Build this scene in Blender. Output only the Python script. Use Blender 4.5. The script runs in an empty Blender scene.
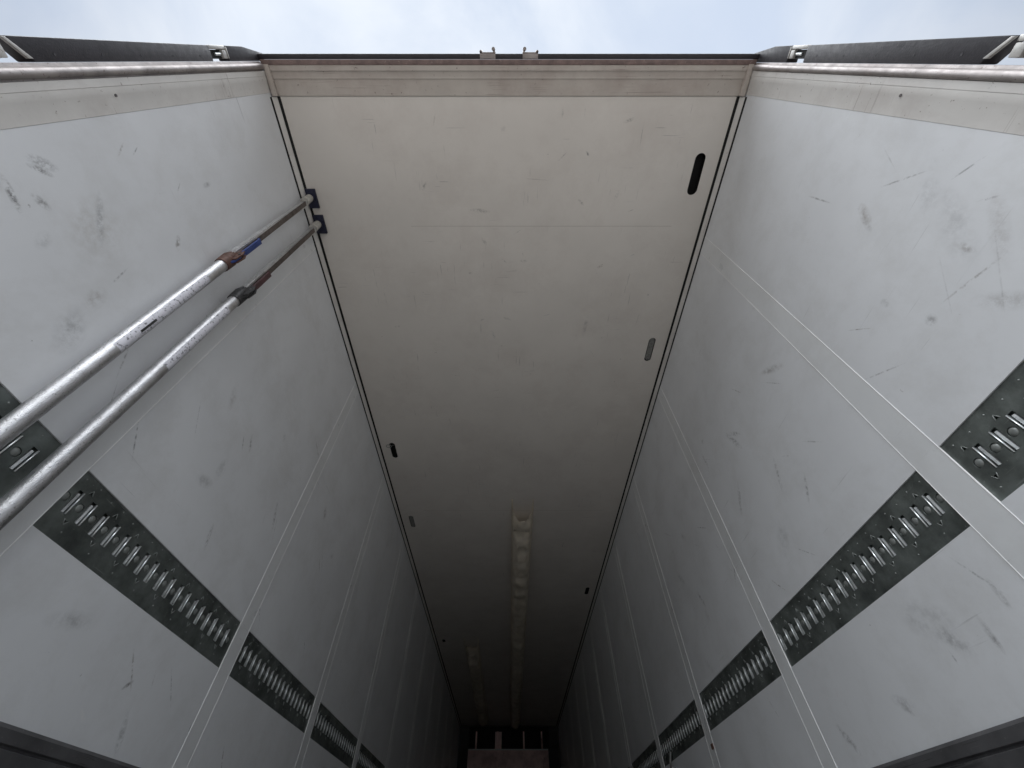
import bpy, bmesh, math, random
from mathutils import Vector, Matrix, noise
random.seed(7)
R = math.radians
SC = bpy.context.scene
COL = SC.collection

# ------------------------------------------------------------------ camera
FPX, PITCH = 405.0, 51.33
cd = bpy.data.cameras.new("camera"); cam = bpy.data.objects.new("camera", cd); COL.objects.link(cam)
cam.location = (0, 0, 0); cam.rotation_euler = (R(90 + PITCH), 0, 0)
cd.sensor_width = 36.0; cd.lens = FPX / 1024 * 36.0; cd.shift_x = 3 / 1024
cd.clip_start = 0.01; cd.clip_end = 2000
SC.camera = cam

# ------------------------------------------------------------------ world, sun, exposure
SUN_EL, SUN_ROT = 55.0, 192.0
w = bpy.data.worlds.new("World"); SC.world = w; w.use_nodes = True
nt = w.node_tree; nt.nodes.clear(); N = nt.nodes.new; L = nt.links.new
out = N('ShaderNodeOutputWorld'); bg = N('ShaderNodeBackground'); L(bg.outputs[0], out.inputs[0])
bg.inputs['Strength'].default_value = 0.1
sky = N('ShaderNodeTexSky'); sky.sky_type = 'NISHITA'; sky.sun_disc = False
sky.sun_elevation = R(SUN_EL); sky.sun_rotation = R(SUN_ROT)
tc = N('ShaderNodeTexCoord')
n1 = N('ShaderNodeTexNoise'); n1.inputs['Scale'].default_value = 2.6; n1.inputs['Detail'].default_value = 7; n1.inputs['Roughness'].default_value = 0.52
n1.inputs['Distortion'].default_value = 0.5
mp = N('ShaderNodeMapping'); mp.inputs['Location'].default_value = (0.35, 0.2, 0.4)
L(tc.outputs['Generated'], mp.inputs[0]); L(mp.outputs[0], n1.inputs['Vector'])
cr = N('ShaderNodeValToRGB'); cr.color_ramp.interpolation = 'EASE'
cr.color_ramp.elements[0].position = 0.34; cr.color_ramp.elements[0].color = (2.08, 2.36, 2.82, 1)
cr.color_ramp.elements[1].position = 0.68; cr.color_ramp.elements[1].color = (2.85, 3.02, 3.25, 1)
L(n1.outputs['Fac'], cr.inputs[0])
# cloud is brighter towards the veiled sun (behind the trailer)
sd = Vector((math.sin(R(SUN_ROT))*math.cos(R(SUN_EL)), math.cos(R(SUN_ROT))*math.cos(R(SUN_EL)), math.sin(R(SUN_EL))))
dp = N('ShaderNodeVectorMath'); dp.operation = 'DOT_PRODUCT'; dp.inputs[1].default_value = sd
L(tc.outputs['Generated'], dp.inputs[0])
mr = N('ShaderNodeMapRange'); mr.inputs['From Min'].default_value = 0.90; mr.inputs['From Max'].default_value = 1.0
mr.inputs['To Min'].default_value = 1.0; mr.inputs['To Max'].default_value = 1.5
L(dp.outputs['Value'], mr.inputs['Value'])
vm = N('ShaderNodeVectorMath'); vm.operation = 'SCALE'; L(cr.outputs[0], vm.inputs[0])
# low sky darkened beyond overcast, to keep light from reaching deep inside
sx = N('ShaderNodeSeparateXYZ'); L(tc.outputs['Generated'], sx.inputs[0])
ce = N('ShaderNodeMapRange'); ce.inputs['From Min'].default_value = 0.12; ce.inputs['From Max'].default_value = 0.9
ce.inputs['To Min'].default_value = 0.05; ce.inputs['To Max'].default_value = 1.0; L(sx.outputs['Z'], ce.inputs['Value'])
mm_ = N('ShaderNodeMath'); mm_.operation = 'MULTIPLY'; L(mr.outputs[0], mm_.inputs[0]); L(ce.outputs[0], mm_.inputs[1]); L(mm_.outputs[0], vm.inputs['Scale'])
mx = N('ShaderNodeMix'); mx.data_type = 'RGBA'; mx.inputs[0].default_value = 0.95
L(sky.outputs[0], mx.inputs[6]); L(vm.outputs[0], mx.inputs[7]); L(mx.outputs[2], bg.inputs['Color'])

sl = bpy.data.lights.new("sun", 'SUN'); sun = bpy.data.objects.new("sun", sl); COL.objects.link(sun)
sl.energy = 1.5; sl.angle = R(72); sl.color = (0.955, 0.98, 1.0)
sun.rotation_euler = sd.to_track_quat('Z', 'Y').to_euler()
SC.view_settings.view_transform = 'Standard'; SC.view_settings.look = 'None'
SC.view_settings.exposure = 1.66; SC.view_settings.gamma = 1.0
SC.render.engine = 'CYCLES'
SC.cycles.max_bounces = 16; SC.cycles.diffuse_bounces = 12; SC.cycles.glossy_bounces = 6

# ------------------------------------------------------------------ dimensions (metres; the lens is the origin)
FL = -0.15            # floor of the trailer
GND = -1.35           # yard
XL, XR = -1.25, 1.245 # wall faces
H = 2.63              # ceiling
YB, YE = 0.15, 13.3   # rear casing ends, front bulkhead

# ------------------------------------------------------------------ helpers
class MB:
    def __init__(s): s.bm = bmesh.new()
    def box(s, x0, x1, y0, y1, z0, z1, bevel=0.0):
        b = bmesh.new()
        bmesh.ops.create_cube(b, size=1, matrix=Matrix.Translation(((x0+x1)/2, (y0+y1)/2, (z0+z1)/2)) @ Matrix.Diagonal((abs(x1-x0), abs(y1-y0), abs(z1-z0), 1)))
        if bevel: bmesh.ops.bevel(b, geom=b.edges[:], offset=bevel, segments=2, affect='EDGES', profile=0.6)
        s.add(b); return s
    def add(s, b, m=None):
        me = bpy.data.meshes.new('t')
        if m is not None: b.transform(m)
        b.to_mesh(me); b.free(); s.bm.from_mesh(me); bpy.data.meshes.remove(me); return s
    def prism(s, pts, axis, a0, a1, bevel=0.0):
        """pts: polygon in the plane across axis ('x': (y,z); 'y': (x,z); 'z': (x,y))"""
        f = {'x': lambda p, a: (a, p[0], p[1]), 'y': lambda p, a: (p[0], a, p[1]), 'z': lambda p, a: (p[0], p[1], a)}[axis]
        b = bmesh.new()
        A = [b.verts.new(f(p, a0)) for p in pts]; B = [b.verts.new(f(p, a1)) for p in pts]
        n = len(pts)
        b.faces.new(A); b.faces.new(B[::-1])
        for i in range(n): b.faces.new((A[i], B[i], B[(i+1) % n], A[(i+1) % n]))
        bmesh.ops.recalc_face_normals(b, faces=b.faces)
        if bevel: bmesh.ops.bevel(b, geom=b.edges[:], offset=bevel, segments=2, affect='EDGES', profile=0.6)
        return s.add(b)
    def cyl(s, p, q, r, r2=None, seg=32, cap=True):
        p, q = Vector(p), Vector(q); d = q-p
        b = bmesh.new()
        bmesh.ops.create_cone(b, cap_ends=cap, segments=seg, radius1=r, radius2=r if r2 is None else r2, depth=d.length)
        return s.add(b, Matrix.Translation((p+q)/2) @ d.to_track_quat('Z', 'Y').to_matrix().to_4x4())
    def ball(s, c, r, sc=(1, 1, 1)):
        b = bmesh.new(); bmesh.ops.create_uvsphere(b, u_segments=16, v_segments=10, radius=r)
        return s.add(b, Matrix.Translation(c) @ Matrix.Diagonal((*sc, 1)))
    def tube(s, pts, r, seg=10):
        pts = [Vector(p) for p in pts]
        for a, b in zip(pts, pts[1:]): s.cyl(a, b, r, seg=seg)
        for p in pts[1:-1]: s.ball(p, r)
        return s

def smooth(me, ang=35):
    for p in me.polygons: p.use_smooth = True
    bm = bmesh.new(); bm.from_mesh(me)
    for e in bm.edges:
        if len(e.link_faces) == 2 and e.calc_face_angle(0) > R(ang): e.smooth = False
    bm.to_mesh(me); bm.free()

def obj(name, mb, mat, parent=None, label=None):
    if isinstance(mb, MB):
        me = bpy.data.meshes.new(name); mb.bm.to_mesh(me); mb.bm.free(); smooth(me)
    else: me = mb; me.name = name
    me.materials.clear(); me.materials.append(mat)
    o = bpy.data.objects.new(name, me); COL.objects.link(o)
    if parent:
        o.parent = parent
        p, off = parent, Vector((0, 0, 0))
        while p: off += p.location; p = p.parent
        o.location = -off          # vertices are written in scene metres
    if label: o['label'] = label
    return o

def thing(name, label, cat, loc, group=None):
    o = bpy.data.objects.new(name, None); COL.objects.link(o); o.empty_display_size = 0.1
    o.location = loc; o['label'] = label; o['category'] = cat
    if group: o['group'] = group
    return o

def plate(outer, holes, th, xf, res=6):
    """flat sheet with real openings; outline in 2D, xf maps (u, v, w) to the scene"""
    cu = bpy.data.curves.new('c', 'CURVE'); cu.dimensions = '2D'; cu.fill_mode = 'BOTH'; cu.extrude = th/2
    for loop in [outer] + holes:
        sp = cu.splines.new('POLY'); sp.points.add(len(loop)-1)
        for i, p in enumerate(loop): sp.points[i].co = (p[0], p[1], 0, 1)
        sp.use_cyclic_u = True
    o = bpy.data.objects.new('c', cu); COL.objects.link(o)
    dg = bpy.context.evaluated_depsgraph_get(); dg.update()
    me = bpy.data.meshes.new_from_object(o.evaluated_get(dg))
    bpy.data.objects.remove(o); bpy.data.curves.remove(cu)
    for v in me.vertices: v.co = xf(v.co)
    bm = bmesh.new(); bm.from_mesh(me); bmesh.ops.remove_doubles(bm, verts=bm.verts, dist=1e-5)
    bmesh.ops.recalc_face_normals(bm, faces=bm.faces); bm.to_mesh(me); bm.free()
    return me

def rrect(u0, u1, v0, v1, r=None, n=5):
    if r is None: r = min(u1-u0, v1-v0)/2*0.999
    P = []
    for cx, cy, a in ((u1-r, v1-r, 0), (u0+r, v1-r, 90), (u0+r, v0+r, 180), (u1-r, v0+r, 270)):
        for i in range(n+1):
            t = R(a + 90*i/n); P.append((cx+r*math.cos(t), cy+r*math.sin(t)))
    return P
def circ(u, v, r, n=16): return [(u+r*math.cos(2*math.pi*i/n), v+r*math.sin(2*math.pi*i/n)) for i in range(n)]

# ------------------------------------------------------------------ materials
def mat(name, col, rough=0.5, metal=0.0, var=0.1, vscale=6.0, speck=None, streak=None, bump=0.0, bscale=60.0,
        scuffs=None, plane='yz', rvar=0.1, spec=None, trans=0.0, wipe=0.0, wipecol=None):
    """procedural surface in object metres: broad mottling, fine specks, thin scratches and local scuffs"""
    m = bpy.data.materials.new(name); m.use_nodes = True
    t = m.node_tree; t.nodes.clear(); N = t.nodes.new; L = t.links.new
    out = N('ShaderNodeOutputMaterial'); b = N('ShaderNodeBsdfPrincipled'); L(b.outputs[0], out.inputs[0])
    tc = N('ShaderNodeTexCoord'); P = tc.outputs['Object']
    def noise_(sc, det=5, rough_=0.55, vec=P, dist=0):
        n = N('ShaderNodeTexNoise'); n.inputs['Scale'].default_value = sc; n.inputs['Detail'].default_value = det
        n.inputs['Roughness'].default_value = rough_; n.inputs['Distortion'].default_value = dist; L(vec, n.inputs['Vector']); return n.outputs['Fac']
    def rng(v, a, b_, c=0.0, d=1.0):
        n = N('ShaderNodeMapRange'); n.inputs['From Min'].default_value = a; n.inputs['From Max'].default_value = b_
        n.inputs['To Min'].default_value = c; n.inputs['To Max'].default_value = d; L(v, n.inputs['Value']); return n.outputs[0]
    def mul(a, b_):
        n = N('ShaderNodeMath'); n.operation = 'MULTIPLY'
        L(a, n.inputs[0])
        if isinstance(b_, (int, float)): n.inputs[1].default_value = b_
        else: L(b_, n.inputs[1])
        return n.outputs[0]
    def mixc(fac, a, b_):
        n = N('ShaderNodeMix'); n.data_type = 'RGBA'
        if isinstance(fac, (int, float)): n.inputs[0].default_value = fac
        else: L(fac, n.inputs[0])
        for i, v in ((6, a), (7, b_)):
            if isinstance(v, tuple): n.inputs[i].default_value = (*v, 1)
            else: L(v, n.inputs[i])
        return n.outputs[2]
    def mapping(loc=(0, 0, 0), rot=(0, 0, 0), sc=(1, 1, 1), typ='POINT'):
        n = N('ShaderNodeMapping'); n.vector_type = typ
        n.inputs['Location'].default_value = loc; n.inputs['Rotation'].default_value = rot; n.inputs['Scale'].default_value = sc
        L(P, n.inputs['Vector']); return n.outputs[0]
    lo = tuple(c*(1-var) for c in col); hi = tuple(min(1, c*(1+var)) for c in col)
    c = mixc(rng(noise_(vscale, 6), 0.3, 0.7), lo, hi)
    if wipe:     # broad irregular grime
        f = mul(rng(noise_(3.2, 12, 0.74, dist=0.15), 0.47, 0.74), wipe)
        c = mixc(f, c, wipecol or tuple(x*0.62 for x in col))
    if speck:    # (scale, threshold, colour, strength)
        s, th, sc_, st = speck
        c = mixc(mul(rng(noise_(s, 3, 0.7), th, th+0.06), st), c, sc_)
    if streak:   # list of (rotation, long scale, cross scale, threshold, colour, strength)
        for (rot, s1, s2, th, sc_, st) in streak:
            ax = {'yz': (rot, 0, 0), 'xy': (0, 0, rot)}[plane]
            sc3 = {'yz': (1, s1, s2), 'xy': (s1, s2, 1)}[plane]
            v = mapping(rot=ax, sc=sc3)
            f = rng(noise_(1.0, 2, 0.5, vec=v), th, th+0.035)
            g = rng(noise_(3.1, 3), 0.5, 0.62)
            c = mixc(mul(mul(f, g), st), c, sc_)
    if scuffs:   # (u, v, half length, half width, rotation, colour, strength)
        rag = rng(noise_(70, 6, 0.7), 0.42, 0.6)
        rag2 = rng(noise_(14, 5, 0.6), 0.3, 0.6)
        for (u, v_, a, bb, rot, cc, st) in scuffs:
            if plane == 'yz': v = mapping((0, u, v_), (rot, 0, 0), (50, a, bb), 'TEXTURE')
            else: v = mapping((u, v_, H), (0, 0, rot), (a, bb, 50), 'TEXTURE')
            ln = N('ShaderNodeVectorMath'); ln.operation = 'LENGTH'; L(v, ln.inputs[0])
            f = mul(mul(rng(ln.outputs['Value'], 1.0, 0.25), rag if bb < 0.02 else rag2), st)
            if bb >= 0.02: f = mul(f, rng(noise_(45, 5, 0.7), 0.35, 0.6))
            c = mixc(f, c, cc)
    L(c, b.inputs['Base Color'])
    L(rng(noise_(vscale*2.3, 6), 0.3, 0.7, max(0.03, rough-rvar), min(1, rough+rvar)), b.inputs['Roughness'])
    b.inputs['Metallic'].default_value = metal
    if spec is not None: b.inputs['Specular IOR Level'].default_value = spec
    if bump:
        bn = N('ShaderNodeBump'); bn.inputs['Strength'].default_value = bump; bn.inputs['Distance'].default_value = 0.002
        L(noise_(bscale, 5), bn.inputs['Height']); L(bn.outputs[0], b.inputs['Normal'])
    if trans:
        tr = N('ShaderNodeBsdfTranslucent'); L(c, tr.inputs['Color'])
        ms = N('ShaderNodeMixShader'); ms.inputs[0].default_value = trans
        L(b.outputs[0], ms.inputs[1]); L(tr.outputs[0], ms.inputs[2]); L(ms.outputs[0], out.inputs[0])
    return m

rs = random.Random(11)
def scratches(n, y0, y1, z0, z1, sgn):
    out_ = []
    for _ in range(n):
        a = rs.uniform(.02, .10); long_ = rs.random() < .6
        out_.append((rs.uniform(y0, y1), rs.uniform(z0, z1), a, rs.uniform(.002, .005) if long_ else rs.uniform(.012, .03), sgn*rs.gauss(.95, .28),
                     rs.choice([(.12, .13, .14), (.2, .2, .21), (.25, .27, .27), (.16, .14, .12)]), rs.uniform(.5, .95) if long_ else rs.uniform(.35, .65)))
    return out_
DK = (0.10, 0.10, 0.10); BR = (0.17, 0.13, 0.10); GY = (0.27, 0.28, 0.29)
WALL = (0.765, 0.785, 0.81)
scr = [(0.9, 3, 90, 0.72, (0.3, 0.31, 0.33), 0.4), (-0.45, 2.5, 80, 0.72, (0.34, 0.35, 0.36), 0.4)]
M = {}
M['wall_l'] = mat('white fibreglass left', WALL, 0.38, var=0.035, vscale=3, streak=scr, wipe=0.26, wipecol=(0.42, 0.41, 0.38), bump=0.45, bscale=6,
    speck=(38, 0.735, (0.3, 0.3, 0.3), 0.6), scuffs=[
    (0.215, 1.216, .045, .018, 1.0, GY, .8), (0.297, 1.139+.01, .03, .014, .5, DK, .6), (0.23, 1.20, .035, .010, .9, DK, .75), (0.265, 1.092, .05, .012, -.2, DK, .8),
    (0.566, 1.113, .030, .055, .2, BR, .55), (0.404, 1.823, .012, .03, 0, GY, .8), (0.60, 1.0, .05, .09, .4, GY, .5), (0.40, 1.25, .10, .12, .5, (0.40, 0.38, 0.34), .35),
    (1.45, 1.35, .05, .012, 2.2, DK, .6), (1.9, 1.25, .09, .015, 2.1, DK, .5), (1.35, 1.05, .06, .03, .3, GY, .5), (1.55, .92, .06, .012, 1.9, DK, .6),
    *scratches(30, .2, 2.8, .85, 1.9, -1), *scratches(7, .9, 2.4, .3, .55, -1), (1.25, .48, .09, .03, .3, GY, .45), (1.6, .42, .025, .008, .8, DK, .8), (1.5, .32, .03, .008, -.5, (.85,.85,.85), .8)])
M['wall_r'] = mat('white fibreglass right', WALL, 0.38, var=0.035, vscale=3, streak=scr, wipe=0.26, wipecol=(0.42, 0.41, 0.38), bump=0.45, bscale=6,
    speck=(38, 0.735, (0.3, 0.3, 0.3), 0.6), scuffs=[
    (0.424, 1.475, .022, .055, .5, BR, .85), (0.45, 1.44, .012, .035, .3, DK, .75), (0.629, 1.215, .014, .020, 0, DK, .75), (0.599, 1.051, .02, .022, 0, DK, .8),
    (0.40, 1.10, .012, .04, 0, BR, .6), (0.36, 1.16, .05, .16, .6, GY, .28), (0.30, 1.30, .04, .13, .9, GY, .25), (0.337, 1.046, .03, .12, .8, BR, .25), (.5, 1.08, .003, .10, .7, DK, .4), (.42, .98, .003, .12, .8, DK, .4), (.25, 1.5, .003, .06, .5, DK, .4),
    (1.85, 1.32, .10, .016, -.9, DK, .55), (1.5, 1.2, .09, .012, -1.1, DK, .5), (1.7, 1.0, .10, .05, -.7, GY, .45), (1.4, 1.05, .07, .010, -.9, DK, .6),
    (1.16, .415, .012, .05, .1, DK, .85), (1.06, .47, .010, .045, .1, DK, .6), *scratches(32, .2, 3.0, .85, 1.9, 1), *scratches(7, .9, 2.4, .3, .55, 1), (1.3, .5, .10, .06, .5, GY, .45), (2.2, 1.1, .08, .012, -.8, DK, .5)])
CE = (0.73, 0.695, 0.65)
M['ceiling'] = mat('off white ceiling fibreglass', CE, 0.45, var=0.04, vscale=2.5, plane='xy', wipe=0.3, wipecol=(0.50, 0.44, 0.40), bump=0.08, bscale=12,
    streak=[(0.3, 90, 5, 0.70, (0.3, 0.29, 0.28), 0.6), (1.2, 5, 120, 0.71, (0.33, 0.31, 0.3), 0.6)], speck=(30, 0.74, (0.3, 0.28, 0.26), 0.6), scuffs=[
    (-0.18, 0.73, .07, .016, .1, DK, .45), (-0.16, .92, .03, .012, 1.0, DK, .5), (-.03, .30, .02, .02, .4, DK, .45), (.45, .42, .02, .008, 1.0, DK, .7), (.29, .22, .008, .03, 0, DK, .6),
    (.41, .22, .006, .025, 0, DK, .7), (.57, 1.55, .02, .10, .1, DK, .4), (.44, .68, .03, .010, .8, DK, .5), (.1, 1.05, .03, .012, 0, DK, .4), *[(rs.uniform(-1.0, 1.0), rs.uniform(.2, 2.6), rs.uniform(.012, .045), rs.choice([.003, .004, .012]), rs.uniform(-1.5, 1.5), rs.choice([DK, GY, BR]), rs.uniform(.35, .7)) for _ in range(22)], *[(rs.uniform(-1.0, 1.0), rs.uniform(.2, 3.2), .004, .005, 0, DK, .9) for _ in range(12)], (-.2, 1.5, .02, .01, -.6, DK, .5)])
M['casing'] = mat('grey white painted casing', (0.68, 0.665, 0.64), 0.42, var=0.05, vscale=9, wipe=0.45, wipecol=(0.42, 0.37, 0.34), speck=(60, 0.66, (0.2, 0.15, 0.13), 0.7), bump=0.15,
    streak=[(0.0, 3, 220, 0.66, (0.22, 0.18, 0.16), 0.6)])
M['header'] = mat('beige painted header', (0.55, 0.505, 0.46), 0.5, var=0.08, vscale=7, plane='xy', wipe=0.6, wipecol=(0.36, 0.28, 0.25), speck=(55, 0.66, (0.14, 0.09, 0.08), 0.8), bump=0.2,
    streak=[(0.0, 4, 260, 0.62, (0.18, 0.12, 0.11), 0.7)])
M['seal'] = mat('rust brown header edge', (0.19, 0.135, 0.125), 0.6, var=0.3, vscale=25, speck=(80, 0.62, (0.35, 0.27, 0.25), 0.7), bump=0.3)
M['steel'] = mat('galvanised frame post', (0.36, 0.33, 0.32), 0.5, metal=0.55, var=0.22, vscale=16, speck=(90, 0.62, (0.16, 0.12, 0.11), 0.7), bump=0.3, wipe=0.5, wipecol=(0.22, 0.17, 0.16))
M['rubber'] = mat('black rubber', (0.028, 0.026, 0.032), 0.55, var=0.15, vscale=20, speck=(120, 0.66, (0.10, 0.09, 0.09), 0.5), bump=0.4, bscale=180)
M['black'] = mat('black groove', (0.006, 0.006, 0.006), 0.8, var=0.1)
M['rail'] = mat('dull galvanised rail', (0.20, 0.225, 0.215), 0.45, metal=0.7, var=0.45, vscale=11, speck=(95, 0.66, (0.36, 0.38, 0.37), 0.5), wipe=0.8, wipecol=(0.045, 0.05, 0.048), bump=0.3,
    streak=[(0.2, 7, 160, 0.66, (0.35, 0.37, 0.36), 0.6)])
M['bar'] = mat('bright zinc rail bar', (0.74, 0.78, 0.79), 0.36, metal=0.75, var=0.12, vscale=40)
M['wide'] = mat('dull zinc bridge', (0.68, 0.71, 0.72), 0.42, metal=0.65, var=0.3, vscale=35, speck=(160, 0.62, (0.2, 0.2, 0.2), 0.6))
M['dome'] = mat('zinc dimple', (0.30, 0.32, 0.31), 0.45, metal=0.5, var=0.15, vscale=60)
M['strip'] = mat('smooth white joint strip', (0.765, 0.785, 0.80), 0.36, var=0.03, vscale=4, wipe=0.25, wipecol=(0.45, 0.44, 0.42), streak=[(0.9, 5, 190, 0.71, (0.25, 0.26, 0.27), 0.6)])
M['bead'] = mat('white sealant bead', (0.93, 0.93, 0.93), 0.4, var=0.05, wipe=0.6, wipecol=(0.5,0.5,0.5))
M['kick'] = mat('dark scuffed aluminium kick plate', (0.105, 0.105, 0.11), 0.5, metal=0.35, var=0.25, vscale=9, speck=(110, 0.64, (0.25, 0.24, 0.24), 0.5), bump=0.2,
    streak=[(0.0, 3, 140, 0.62, (0.03, 0.03, 0.03), 0.8), (0.1, 4, 200, 0.66, (0.30, 0.30, 0.30), 0.6)])
M['floor'] = mat('grey ribbed floor', (0.15, 0.147, 0.14), 0.65, var=0.2, vscale=3, plane='xy')
M['paint'] = mat('white outer paint', (0.72, 0.72, 0.72), 0.35, var=0.05)
M['pole'] = mat('worn aluminium tube', (0.58, 0.58, 0.59), 0.42, metal=0.95, var=0.14, vscale=26, speck=(160, 0.59, (0.22, 0.21, 0.20), 0.7), bump=0.6, bscale=260, wipe=0.6, wipecol=(0.30, 0.28, 0.28))
M['inner'] = mat('dirty inner tube', (0.62, 0.62, 0.62), 0.35, metal=0.85, var=0.15, vscale=30, speck=(90, 0.66, (0.25, 0.23, 0.22), 0.6))
M['darkstrip'] = mat('dark brown steel strip', (0.12, 0.10, 0.09), 0.45, metal=0.5, var=0.35, vscale=30, speck=(90, 0.62, (0.3, 0.28, 0.26), 0.5), bump=0.3)
M['rust'] = mat('rusty brown clamp', (0.105, 0.050, 0.036), 0.6, metal=0.2, var=0.35, vscale=45, speck=(110, 0.62, (0.025, 0.02, 0.02), 0.7), bump=0.4)
M['darkclamp'] = mat('blackened clamp', (0.050, 0.050, 0.052), 0.5, metal=0.4, var=0.35, vscale=45, speck=(110, 0.62, (0.14, 0.12, 0.11), 0.6), bump=0.4)
M['blue'] = mat('blue lever enamel', (0.022, 0.050, 0.20), 0.4, var=0.2, vscale=40, speck=(120, 0.66, (0.03, 0.03, 0.04), 0.8))
M['redb'] = mat('dark red brown lever', (0.075, 0.032, 0.035), 0.5, var=0.3, vscale=40)
M['navy'] = mat('navy rubber pad', (0.010, 0.012, 0.035), 0.5, var=0.2, vscale=40)
M['cap'] = mat('grimy clear plastic cap', (0.42, 0.41, 0.38), 0.4, var=0.25, vscale=40, speck=(90, 0.6, (0.2, 0.17, 0.15), 0.7))
M['sticker'] = mat('worn printed label', (0.68, 0.68, 0.74), 0.5, var=0.06, vscale=30, speck=(85, 0.555, (0.11, 0.11, 0.13), 0.85), bump=0.15)
M['ink'] = mat('black print', (0.015, 0.015, 0.015), 0.5)
M['duct'] = mat('cream air sleeve fabric', (0.90, 0.84, 0.73), 0.5, var=0.12, vscale=8, trans=0.3, bump=0.5, bscale=30)
M['evap'] = mat('dirty pinkish evaporator panel', (0.86, 0.64, 0.62), 0.5, var=0.2, vscale=3, wipe=0.8, wipecol=(0.22, 0.10, 0.10), speck=(14, 0.62, (0.15, 0.07, 0.07), 0.7))
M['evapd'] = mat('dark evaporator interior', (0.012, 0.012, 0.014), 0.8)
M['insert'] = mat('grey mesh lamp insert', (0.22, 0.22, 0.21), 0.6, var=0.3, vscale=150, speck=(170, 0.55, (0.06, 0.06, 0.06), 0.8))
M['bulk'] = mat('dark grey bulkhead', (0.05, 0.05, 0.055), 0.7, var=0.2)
M['hinge'] = mat('worn pale hinge steel', (0.50, 0.49, 0.47), 0.45, metal=0.3, var=0.15, vscale=30, speck=(90, 0.6, (0.2, 0.14, 0.11), 0.6))
M['wire'] = mat('dull metal wire', (0.35, 0.35, 0.34), 0.4, metal=0.8)
M['screw'] = mat('screw head', (0.16, 0.15, 0.15), 0.4, metal=0.8, var=0.3, vscale=90)
M['yard'] = mat('concrete yard', (0.43, 0.395, 0.36), 0.85, var=0.2, vscale=1.2, plane='xy', speck=(18, 0.62, (0.2, 0.19, 0.18), 0.6))
M['label_red'] = mat('red and cream label', (0.22, 0.12, 0.09), 0.5, var=0.5, vscale=60)

# ------------------------------------------------------------------ ground
mb = MB(); mb.box(-700, 700, -700, 700, GND-0.5, GND)
g = obj('yard_ground', mb, M['yard']); g['kind'] = 'structure'; g['label'] = 'pale concrete yard below the trailer'

# ------------------------------------------------------------------ the trailer
T = thing('refrigerated_trailer', 'white lined refrigerated trailer seen from its open rear, looking up at the long ceiling', 'trailer', (0, 0, FL))

# ceiling sheet with its real slots (u = x, v = y)
CX0, CX1 = XL+0.032, XR-0.032
slots = [(1.102, 0.415, 0.640, .030, 'open'), (1.098, 1.655, 1.872, .026, 'insert'), (1.098, 5.73, 5.95, .026, 'open'),
         (-1.106, 2.815, 3.03, .027, 'hook'), (-1.108, 4.005, 4.235, .026, 'insert'), (-1.100, 7.60, 7.73, .026, 'open')]
me = plate([(CX0, YB+.001), (CX1, YB+.001), (CX1, YE), (CX0, YE)], [rrect(s[0]-s[3], s[0]+s[3], s[1], s[2]) for s in slots], 0.006, lambda c: Vector((c.x, c.y, H+0.003+c.z)))
ceil = obj('ceiling_panel', me, M['ceiling'], T)
for s in slots:
    mb = MB()
    x0, x1, y0, y1 = s[0]-s[3]-.01, s[0]+s[3]+.01, s[1]-.01, s[2]+.01
    z0, z1 = H+.0065, H+.05
    mb.box(x0, x1, y0, y1, z1, z1+.004); mb.box(x0, x0+.004, y0, y1, z0, z1); mb.box(x1-.004, x1, y0, y1, z0, z1)
    mb.box(x0+.004, x1-.004, y0, y0+.004, z0, z1); mb.box(x0+.004, x1-.004, y1-.004, y1, z0, z1)
    obj('slot_recess', mb, M['black'], ceil)
    if s[4] == 'insert':
        mb = MB(); n = 26
        mb.prism(rrect(s[0]-s[3]+.007, s[0]+s[3]-.007, s[1]+.007, s[2]-.012), 'z', H+.002, H+.010)
        obj('slot_insert', mb, M['insert'], ceil)
    if s[4] == 'hook':
        mb = MB(); pts = [(s[0]-.018+.024*math.cos(t*math.pi/7)-.012, s[1]+.035+.02*math.sin(t*math.pi/7), H-.010) for t in range(15)]
        mb.tube(pts, .003); mb.tube([(s[0]-.006, s[1]+.035, H-.010), (s[0]+.005, s[1]+.05, H+.02)], .003)
        obj('slot_ring', mb, M['wire'], ceil)
sm = mat('ceiling seam', (0.46, 0.43, 0.39), 0.5)
for (y, xa, xb) in ((0.823, -.62, 1.03), (3.90, -.95, 1.05)):
    mb = MB(); mb.box(xa, xb, y-.0010, y+.0010, H-.0006, H+.001); obj('sheet_seam', mb, sm, ceil)
# structure above the ceiling sheet (insulated roof) - joins the walls
mb = MB(); mb.box(XL-.09, XR+.09, 0.012, YE+.1, H+.056, H+.13)
obj('roof_shell', mb, M['paint'], T)

# coves between ceiling and walls, with a dark gap on either side
for s, X in ((-1, XL), (1, XR)):
    mb = MB()
    i = -s
    # strip between the two dark lines, tilted 45 degrees
    mb.prism([(X+i*.0055, H-.030), (X+i*.0230, H-.0035), (X+i*.0215, H+.002), (X+i*.003, H-.027)], 'y', YB+.002, YE-.01)
    c = obj('ceiling_cove', mb, M['casing'], T)
    mb = MB()
    mb.prism([(X+i*.0232, H-.0060), (X+i*.0365, H-.0012), (X+i*.0365, H+.0012), (X+i*.0220, H-.0030)], 'y', YB+.002, YE-.01)
    mb.prism([(X+i*.0002, H-.0410), (X+i*.0040, H-.0385), (X+i*.0050, H-.0305), (X+i*.0002, H-.0315)], 'y', YB+.002, YE-.01)
    obj('cove_gasket', mb, M['black'], c)

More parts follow.
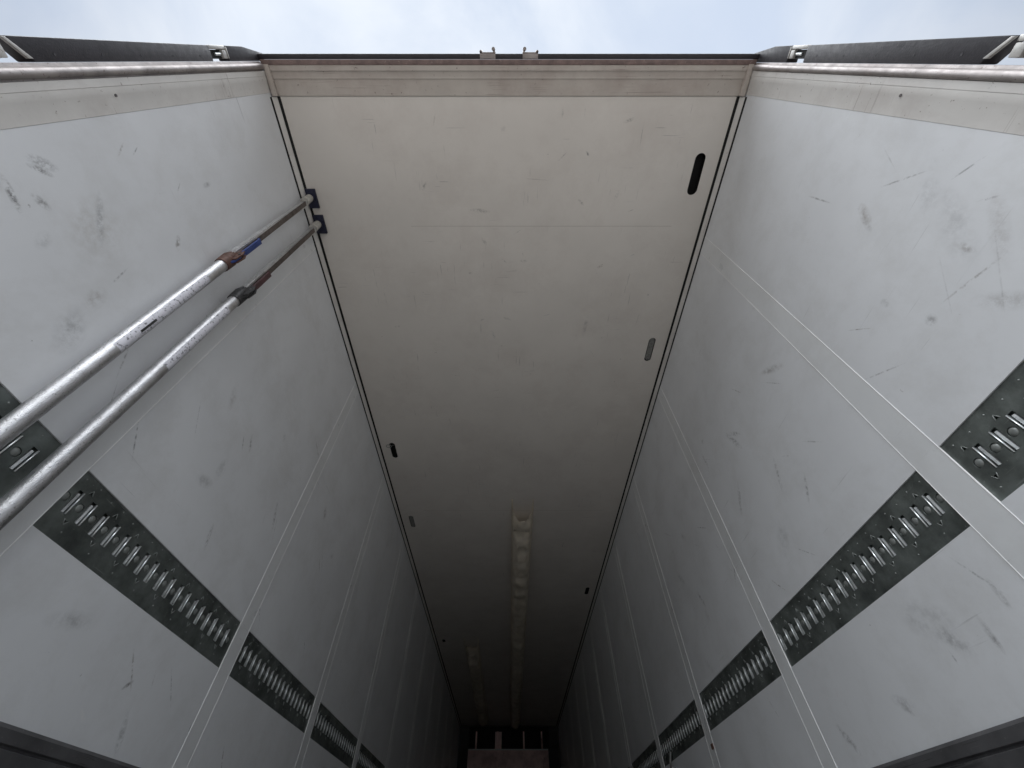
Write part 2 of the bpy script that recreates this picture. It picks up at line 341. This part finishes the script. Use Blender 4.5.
# side walls: upper sheet, sunk cargo rail, lower sheet, joint strips, kick plate
def rail_mesh(xf_side, X, ya, yb, z0, z1, zc, flip):
    """pressed rail sheet, openings cut in"""
    s = 1 if X > 0 else -1           # outward
    xface = X + s*0.004
    pitch = 0.0585
    n = int((yb-ya-0.030)/pitch)
    holes = []; bars = MB(); domes = MB(); wide = MB()
    for k in range(n+1):
        yc = ya + 0.0125 + k*pitch
        # dimple
        if yc + .01 < yb:
            holes.append(circ(yc, zc, 0.0130, 18))
            domes.ball((xface + s*.0045, yc, zc), .0124, (.5, 1, 1))
        yb_ = yc + pitch/2
        if k < n or yb_+.015 < yb:
            holes.append(rrect(yb_-.0115, yb_+.0115, zc-.035, zc+.035, .003, 3))
            # bridge: a wide rolled bar and a thin lip beside it
            wide.prism([(xface+s*.006, yb_-.0085), (xface+s*.0005, yb_-.0075), (xface-s*.0012, yb_-.002), (xface+s*.0005, yb_+.0005), (xface+s*.006, yb_+.001)], 'z', zc-.0342, zc+.026)
            bars.prism([(xface+s*.005, yb_+.0045), (xface-s*.0028, yb_+.0055), (xface-s*.0030, yb_+.0078), (xface+s*.005, yb_+.0085)], 'z', zc-.0342, zc+.0342)
        if k % 2 == 0 and yc+.07 < yb:
            yt = yc + 0.055
            for zz, d in ((zc+.047, 1), (zc-.047, -1)):
                holes.append([(yt-.006, zz-d*.004), (yt+.006, zz-d*.004), (yt, zz+d*.006)])
        for zz in ((zc+.071, zc-.071) if k % 2 else (zc+.066,)): domes.ball((xface, yc+.01, zz), .0026, (.6, 1, 1))
        if k % 2 == 0 and yc+.07 < yb:   # pressed ridges round the triangles
            for zz, d in ((zc+.047, 1), (zc-.047, -1)):
                for q in ((-.0085, -.006, 0, .0095), (.0085, -.006, 0, .0095)):
                    domes.cyl((xface-s*.0002, yc+.055+q[0], zz+d*q[1]), (xface-s*.0002, yc+.055+q[2], zz+d*q[3]), .0011, seg=6)
    # orientation of holes does not matter for the fill
    me = plate([(ya, z0), (yb, z0), (yb, z1), (ya, z1)], holes, .003, lambda c: Vector((xface+s*(.0015)+c.z*s, c.x, c.y)))
    back = MB(); back.box(xface+s*.014, xface+s*.016, ya, yb, z0, z1)
    return me, bars, domes, back, wide

WD = {}
for side, X, zr0, zr1, cents, wm in ((-1, XL, .598, .781, [.900, 2.098, 3.272, 4.450, 5.625, 6.80, 7.98, 9.15, 10.33, 11.5, 12.7], 'wall_l'),
                                     (1, XR, .614, .803, [.928, 2.143, 3.300, 4.470, 5.640, 6.81, 7.99, 9.16, 10.34, 11.5, 12.7], 'wall_r')):
    zc = .697 if side < 0 else .710
    mb = MB(); y0 = (.134 if side < 0 else .143)+.0006; mb.box(X, X+side*.06, y0, YE, zr1, H+.05); mb.box(X, X+side*.06, y0, YE, FL, zr0); mb.box(X+side*.024, X+side*.06, YB+.001, YE, zr0, zr1)
    wall = obj('side_wall', mb, M[wm], T)
    mb = MB(); mb.box(X+side*.062, X+side*.082, .012, YE+.1, FL-.12, H+.054)
    obj('outer_skin', mb, M['paint'], wall)
    hw = [.051, .046, .048, .048] + [.048]*10
    edges = [YB+.03] + [q for i, c in enumerate(cents) for q in (c-hw[i], c+hw[i])] + [YE-.05]
    for i in range(0, len(edges)-1, 2):
        ya, yb = edges[i]+.001, edges[i+1]-.001
        me, bars, domes, back, wide = rail_mesh(None, X, ya, yb, zr0+.001, zr1-.001, zc, 1)
        r = obj('cargo_rail', me, M['rail'], wall)
        # one cargo rail = plate; its bars and dimples stay in the same level through joined meshes
        bm = bmesh.new(); bm.from_mesh(me)
        for k, mm in enumerate((bars, domes, back, wide)):
            t = bpy.data.meshes.new('t'); mm.bm.to_mesh(t); mm.bm.free()
            n0 = len(bm.faces); bm.from_mesh(t); bm.faces.ensure_lookup_table()
            for f in bm.faces[n0:]: f.material_index = (1, 2, 0, 3)[k]; f.smooth = (k < 2)
            bpy.data.meshes.remove(t)
        bm.to_mesh(me); bm.free()
        me.materials.append(M['bar']); me.materials.append(M['dome']); me.materials.append(M['wide'])
    for i, c in enumerate(cents):
        h = hw[i]; xf = X - side*.0006
        mb = MB(); mb.box(xf, X+side*.004, c-h, c+h, .262, H-.04)
        obj('joint_strip', mb, M['strip'], wall)
        mb = MB()
        for e in (c-h, c+h):
            bw = .0016 if i < 2 else .0010 if i < 4 else .0005
            mb.prism([(xf+side*.0035, e-bw), (xf-side*.0007, e-bw*.7), (xf-side*.0011, e), (xf-side*.0007, e+bw*.7), (xf+side*.0035, e+bw)], 'z', .263, H-.041)
        obj('sealant_bead', mb, M['bead'], wall)
    # thin sealant along the lower edge of the rail recess
    # kick plate: rounded top, a groove, a thicker lower part
    k1 = .259 if side < 0 else .262
    mb = MB()
    mb.prism([(X-side*.0005, FL), (X-side*.0005, k1), (X-side*.006, k1-.001), (X-side*.014, k1-.010), (X-side*.016, .224), (X-side*.010, .221), (X-side*.010, .216), (X-side*.018, .213), (X-side*.020, FL)], 'y', YB+.002, YE-.01)
    obj('kick_plate', mb, M['kick'], wall)

# rear frame ---------------------------------------------------------------
frame = bpy.data.objects.new('rear_frame', None)
# header: stepped profile running across
mb = MB()
mb.prism([(.021, H+.05), (.021, H-.020), (.043, H-.0185), (.044, H-.015), (.047, H-.0135), (.076, H-.0125), (.0775, H-.009), (.0815, H-.0085), (.149, H-.004), (.1500, H+.05)], 'x', XL+.033, XR-.031)
hdr = obj('door_header', mb, M['header'], T)
mb = MB(); mb.box(XL-.005, XR+.005, -.002, .0205, H-.022, H+.05, .003); obj('header_edge', mb, M['seal'], hdr)
mb = MB(); mb.box(XL-.02, XR+.02, -.0245, -.0025, H-.012, H+.05, .004); obj('header_gasket', mb, M['rubber'], hdr)
# keepers for the door locking bars
for x0, d in ((-.146, 1), (.146, -1)):
    mb = MB()
    xa, xb = sorted((x0, x0+d*.078))
    mb.box(xa, xb, -.0305, -.0255, H-.016, H+.04, .001)
    mb.box(x0, x0+d*.010, -.0345, -.0255, H-.018, H+.03, .001); mb.box(x0+d*.066, x0+d*.076, -.0385, -.0255, H-.018, H+.03, .001)
    mb.box(xa, xb, -.0252, -.0030, H-.0165, H-.0125, .001)
    mb.box(xa+.012, xb-.012, -.012, -.0055, H-.0185, H-.0168, .0005)
    mb.cyl((x0+d*.005, -.0325, H-.018), (x0+d*.005, -.0325, H+.03), .0065, seg=16)
    mb.cyl((x0+d*.068, -.0425, H-.018), (x0+d*.068, -.0425, H+.03), .0085, seg=16)
    obj('lock_bar_keeper', mb, M['steel'], hdr)

for s, X in ((-1, XL), (1, XR)):
    i = -s
    yc_ = .134 if s < 0 else .143
    # casing: stepped sheet along the wall end
    mb = MB()
    mb.prism([(X+s*.06, .044), (X+i*.004, .044), (X+i*.0045, .064), (X+i*.0035, .0655), (X+i*.004, .083), (X+i*.003, .0865), (X+i*.0008, yc_), (X+s*.06, yc_)], 'z', FL, H+.045)
    cas = obj('rear_casing', mb, M['casing'], T)
    for zz in (1.574, .7):
        mb = MB(); mb.cyl((X+i*.0050, .088, zz), (X+i*.0005, .088, zz), .0045, seg=12)
        obj('casing_screw', mb, M['screw'], cas)
    dy = .0025 if s < 0 else .0075
    # rounded galvanised post bead with shadow gap behind it
    mb = MB()
    pr = [(X+s*.07, .003+dy), (X-i*.006, .003+dy), (X-i*.004, .010+dy)]
    for k in range(9):
        a = R(-80+20*k); pr.append((X+i*(.003+.009*math.cos(a)), .0240+dy+.0115*math.sin(a)))
    pr += [(X-i*.004, .036+dy), (X-i*.004, .0435), (X+s*.07, .0435)]
    mb.prism(pr, 'z', FL-.1, H-.023)
    post = obj('rear_post', mb, M['steel'], T)
    mb = MB(); mb.box(X+i*.0075, X+i*.0315, .017, .149, H-.028, H-.0045, .002)
    obj('corner_plate', mb, M['header'], post)
    # rubber covers and hinges on the outside of the post
    def cover(z0, z1, sl0, sl1, y1=-.0485, y1b=None, zb=None):
        mb = MB()
        X0 = X+s*.012
        e = dy + .0022
        pts = [(e, z0+sl0), (y1, z0), (y1, z1), (e, z1-sl1)] if zb is None else [(e, z0+sl0), (y1, z0), (y1, zb), (y1b, z1), (e, z1)]
        mb.prism(pts, 'x', X0, X0+s*.05, .004)
        obj('rubber_cover', mb, M['rubber'], post)
    cover(1.335, 2.215, .045, 0)
    cover(2.345, H+.05, 0, 0, -.050, -.027, 2.49)
    cover(.35, 1.20, 0, .02)
    for zh in (2.28, 1.255):
        mb = MB()
        mb.box(X+s*.030, X+s*.075, -.034, -.0035, zh-.062, zh+.062, .003)
        mb.box(X+s*.014, X+s*.030, -.050, -.036, zh-.062, zh+.062, .004)
        mb.box(X+s*.014, X+s*.030, -.034, -.004, zh+.030, zh+.060, .003)
        if zh < 2: mb.prism([(-.0025, 1.3775), (-.0465, 1.3325), (-.0465, 1.322), (-.0025, 1.364)], 'x', X+s*.0095, X+s*.0185, .001)
        else: mb.box(X+s*.012, X+s*.030, -.046, -.005, zh+.0635, zh+.070, .001)
        hg = obj('door_hinge', mb, M['hinge'], post)
        mb = MB(); mb.box(X+s*.0245, X+s*.0285, -.0345, -.0045, zh-.055, zh+.028); obj('hinge_recess', mb, M['black'], hg)
        mb = MB(); mb.cyl((X+s*.024, -.020, zh-.02), (X+s*.024, -.020, zh+.022), .006, seg=14); obj('hinge_pin', mb, M['bar'], hg)
    for k in range(5):
        zz = 1.45+.17*k
        mb = MB(); mb.cyl((X+s*.0125, -.012, zz), (X+s*.0112, -.012, zz), .004, seg=12)
        obj('cover_rivet', mb, M['rubber'], post)
bpy.data.objects.remove(frame)

# floor and front bulkhead
mb = MB(); mb.box(XL+.001, XR-.001, .02, YE, FL-.12, FL-.001)
for k in range(60):
    x = XL+.04+k*.041
    mb.box(x, x+.016, .02, YE-.02, FL-.0012, FL+.004)
obj('floor_panel', mb, M['floor'], T)
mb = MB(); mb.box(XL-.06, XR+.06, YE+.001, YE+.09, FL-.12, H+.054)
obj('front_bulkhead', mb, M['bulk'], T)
# small printed label on the right wall under the rail
mb = MB(); mb.box(XR-.0055, XR-.0035, 3.25, 3.29, .535, .56); obj('warning_label', mb, M['label_red'], T, 'small red and cream label on the right wall strip')
mb = MB(); mb.tube([(XR-.012, 4.12, .66), (XR-.03, 4.13, .60), (XR-.028, 4.15, .56)], .008); mb.box(XR-.035, XR-.01, 4.10, 4.16, .55, .57, .003)
obj('rail_hook', mb, M['wire'], T)

# ------------------------------------------------------------------ load bars
def load_bar(label, xa, ya, xb, yb, zcl, cm, lm, rt, pad, band):
    """thick tube from the floor to the clamp, thinner tube on to the ceiling pad"""
    t = thing('load_bar', label, 'load bar', (xb, yb, FL), 'load bars braced between floor and ceiling')
    P = lambda z: Vector((xb+(xa-xb)*(z-.66)/(2.56-.66), yb+(ya-yb)*(z-.66)/(2.56-.66), z))
    ax = (P(2)-P(1)).normalized()
    mb = MB(); mb.cyl(P(FL+.03), P(zcl), rt, seg=48); obj('outer_tube', mb, M['pole'], t)
    mb = MB(); mb.cyl(P(FL+.002), P(FL+.03), .045, .035); obj('floor_foot', mb, M['navy'], t)
    # rectangular inner tube with rounded edges
    b = bmesh.new(); bmesh.ops.create_cube(b, size=1, matrix=Matrix.Diagonal((.030, .030, 2.53-zcl, 1)))
    bmesh.ops.bevel(b, geom=b.edges[:], offset=.004, segments=2, affect='EDGES')
    mb = MB(); mb.add(b, Matrix.Translation((P(zcl)+P(2.53))/2) @ Matrix.Identity(4)); obj('inner_tube', mb, M['inner'], t)
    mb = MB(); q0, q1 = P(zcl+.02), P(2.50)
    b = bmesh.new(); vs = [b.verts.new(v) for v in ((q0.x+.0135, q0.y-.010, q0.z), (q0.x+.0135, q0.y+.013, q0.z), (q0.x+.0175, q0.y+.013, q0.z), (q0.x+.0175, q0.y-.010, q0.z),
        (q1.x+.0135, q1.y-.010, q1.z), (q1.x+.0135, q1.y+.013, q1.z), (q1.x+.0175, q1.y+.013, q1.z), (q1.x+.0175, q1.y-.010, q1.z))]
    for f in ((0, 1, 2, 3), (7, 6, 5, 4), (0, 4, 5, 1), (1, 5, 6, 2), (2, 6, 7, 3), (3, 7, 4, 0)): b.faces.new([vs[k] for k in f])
    bmesh.ops.recalc_face_normals(b, faces=b.faces); mb.add(b); obj('dark_strip', mb, M['darkstrip'], t)  # dark brown strip covering most of the inner tube's +X face
    # clamp housing: a collar that wraps the tube, with side cheeks
    mb = MB()
    mb.cyl(P(zcl-.035), P(zcl+.025), rt+.004, rt+.006, 28)
    mb.cyl(P(zcl+.025), P(zcl+.075), rt+.006, rt*.80, 28)
    c = P(zcl+.05)
    mb.prism([(c.x+.006, c.z-.055), (c.x+.044, c.z-.045), (c.x+.050, c.z+.005), (c.x+.036, c.z+.045), (c.x+.006, c.z+.060)], 'y', c.y+.004, c.y+.010, .002)
    mb.prism([(c.x+.006, c.z-.055), (c.x+.044, c.z-.045), (c.x+.050, c.z+.005), (c.x+.036, c.z+.045), (c.x+.006, c.z+.060)], 'y', c.y-.012, c.y-.006, .002)
    cl = obj('clamp', mb, M[cm], t)
    mb = MB(); mb.cyl((c.x+.036, c.y-.015, c.z), (c.x+.036, c.y+.013, c.z), .005, seg=12); obj('clamp_pin', mb, M['screw'], cl)
    mb = MB()
    mb.prism([(c.x+.012, c.z-.02), (c.x+.034, c.z-.03), (c.x+.032, c.z+.06), (c.x+.028, c.z+.185), (c.x+.017, c.z+.200), (c.x+.016, c.z+.06)], 'y', c.y-.004, c.y+.003, .0015)
    mb.prism([(c.x+.026, c.z+.03), (c.x+.036, c.z+.03), (c.x+.033, c.z+.19), (c.x+.023, c.z+.20)], 'y', c.y-.013, c.y+.011, .002)
    mb.cyl((c.x+.024, c.y-.014, c.z+.197), (c.x+.024, c.y+.013, c.z+.197), .006, seg=14)
    obj('lever', mb, M[lm], t)
    mb = MB(); mb.prism([(c.x+.018, c.z-.075), (c.x+.040, c.z-.050), (c.x+.042, c.z-.005), (c.x+.018, c.z-.01)], 'y', c.y-.005, c.y+.0035, .002)
    obj('trigger', mb, M['blue'] if lm == 'blue' else M['darkclamp'], t)
    # top: plastic cap and pad against the ceiling
    mb = MB(); mb.cyl(P(2.525), P(2.605), .024, .022, 28); obj('end_cap', mb, M['cap'], t)
    mb = MB(); mb.box(pad[0], pad[1], pad[2], pad[3], H-.016, H-.001, .004); mb.cyl(P(2.603), P(H-.014), .027, seg=28); obj('ceiling_pad', mb, M['navy'], t)
    # worn label wrapped part of the way round the tube
    for (z0, z1, a0, a1, mm, nm) in band:
        b = bmesh.new(); n = 14; rows = []
        nz = 24
        for j in range(nz+1):
            z = z0+(z1-z0)*j/nz; q = P(z); row = []
            for k in range(n+1):
                e = .05*noise.noise(Vector((z*40, k*.0, 1)))*(1 if k in (0, n) else 0)
                a = R(a0+(a1-a0)*k/n)+e
                row.append(b.verts.new((q.x+(rt+.0006)*math.cos(a), q.y+(rt+.0006)*math.sin(a), z)))
            rows.append(row)
        for j in range(nz):
            for k in range(n): b.faces.new((rows[j][k], rows[j][k+1], rows[j+1][k+1], rows[j+1][k]))
        bmesh.ops.recalc_face_normals(b, faces=b.faces)
        mb = MB(); mb.add(b); obj(nm, mb, M[mm], t)
    return t

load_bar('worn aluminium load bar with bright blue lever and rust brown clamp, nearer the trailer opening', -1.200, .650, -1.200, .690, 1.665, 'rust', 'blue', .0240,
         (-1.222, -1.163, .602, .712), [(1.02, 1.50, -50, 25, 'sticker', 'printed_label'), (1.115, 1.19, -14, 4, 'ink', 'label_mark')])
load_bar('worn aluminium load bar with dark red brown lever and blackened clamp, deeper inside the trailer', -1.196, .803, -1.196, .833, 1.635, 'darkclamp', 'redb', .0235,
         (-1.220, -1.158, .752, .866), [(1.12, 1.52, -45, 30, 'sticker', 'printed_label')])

# ------------------------------------------------------------------ air sleeves under the ceiling
def sleeve(label, x0, x1, ya, yb, drop, seed):
    xc, hw = (x0+x1)/2, (x1-x0)/2
    b = bmesh.new(); ny = int((yb-ya)/.035); na = 20; grid = []
    for j in range(ny+1):
        row = []
        for k in range(na+1):
            a = math.pi*k/na
            c_, s_ = -math.cos(a), math.sin(a)
            
            y = ya + (yb-ya)*j/ny
            if j < 6: y += .22*(s_**1.3)*(1-j/6)
            # chevron folds sagging between fixing points
            ph = (y*2.6 + seed) + .9*s_
            fold = (.5+.5*math.sin(ph*2*math.pi*0.9))**3*.012 + .020*noise.noise(Vector((c_*2.2, y*6+seed, s_*2.2))) + .016*noise.noise(Vector((c_*6, y*17, s_*6+seed)))
            x = xc + hw*c_*(abs(c_)**-.35 if abs(c_) > .05 else 1)*(1 if abs(c_) > .05 else 1)
            x = xc + hw*math.copysign(abs(c_)**.7, c_)
            z = H - .0015 - (drop*min(1.0, .35+.65*(y-ya)/1.1)*(s_**.75) + (fold + .022*((y*3.3+.35*s_) % 1.0))*s_)
            if k not in (0, na): x += .006*noise.noise(Vector((x*9, y*9, seed)))
            row.append(b.verts.new((x, y, z)))
        grid.append(row)
    for j in range(ny):
        for k in range(na): b.faces.new((grid[j][k], grid[j][k+1], grid[j+1][k+1], grid[j+1][k]))
    bmesh.ops.recalc_face_normals(b, faces=b.faces)
    t = thing('air_sleeve', label, 'air duct', (xc, ya, H), 'fabric air sleeves under the ceiling')
    mb = MB(); mb.add(b); o = obj('fabric_sleeve', mb, M['duct'], t)
    so = o.modifiers.new('s', 'SOLIDIFY'); so.thickness = .002
    mb = MB()
    for x in (x0, x1): mb.box(x-.008, x+.008, ya-.05, yb, H-.0042, H-.0012)
    obj('fixing_strip', mb, M['duct'], t)
sleeve('cream fabric air sleeve starting nearer, just right of the ceiling centre line', .035, .262, 3.74, 12.75, .16, 1.3)
sleeve('dim fabric air sleeve starting far inside, left of the ceiling centre', -.755, -.520, 7.60, 12.75, .10, 5.1)

# ------------------------------------------------------------------ evaporator unit on the front bulkhead
E_ = thing('evaporator_unit', 'grimy pinkish white cooling unit housing high on the far end wall', 'cooling unit', (0, YE, 0.9))
mb = MB(); mb.box(-.985, .945, 12.93, YE-.004, .9, 2.095, .012); obj('front_panel', mb, M['evap'], E_)
mb = MB(); mb.box(-.985, .945, 12.95, 12.97, 2.0975, 2.125, .004); obj('top_ledge', mb, M['paint'], E_)
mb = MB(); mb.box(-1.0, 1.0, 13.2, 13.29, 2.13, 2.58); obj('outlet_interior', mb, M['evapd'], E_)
for x in (-.80, -.28, .36, .80):
    mb = MB(); mb.box(x-.02, x+.02, 12.94, 12.98, 2.127, 2.45, .003)
    if x == -.28: mb.box(x-.06, x+.10, 12.985, 13.0, 2.127, 2.45)
    obj('outlet_post', mb, M['evap'], E_)
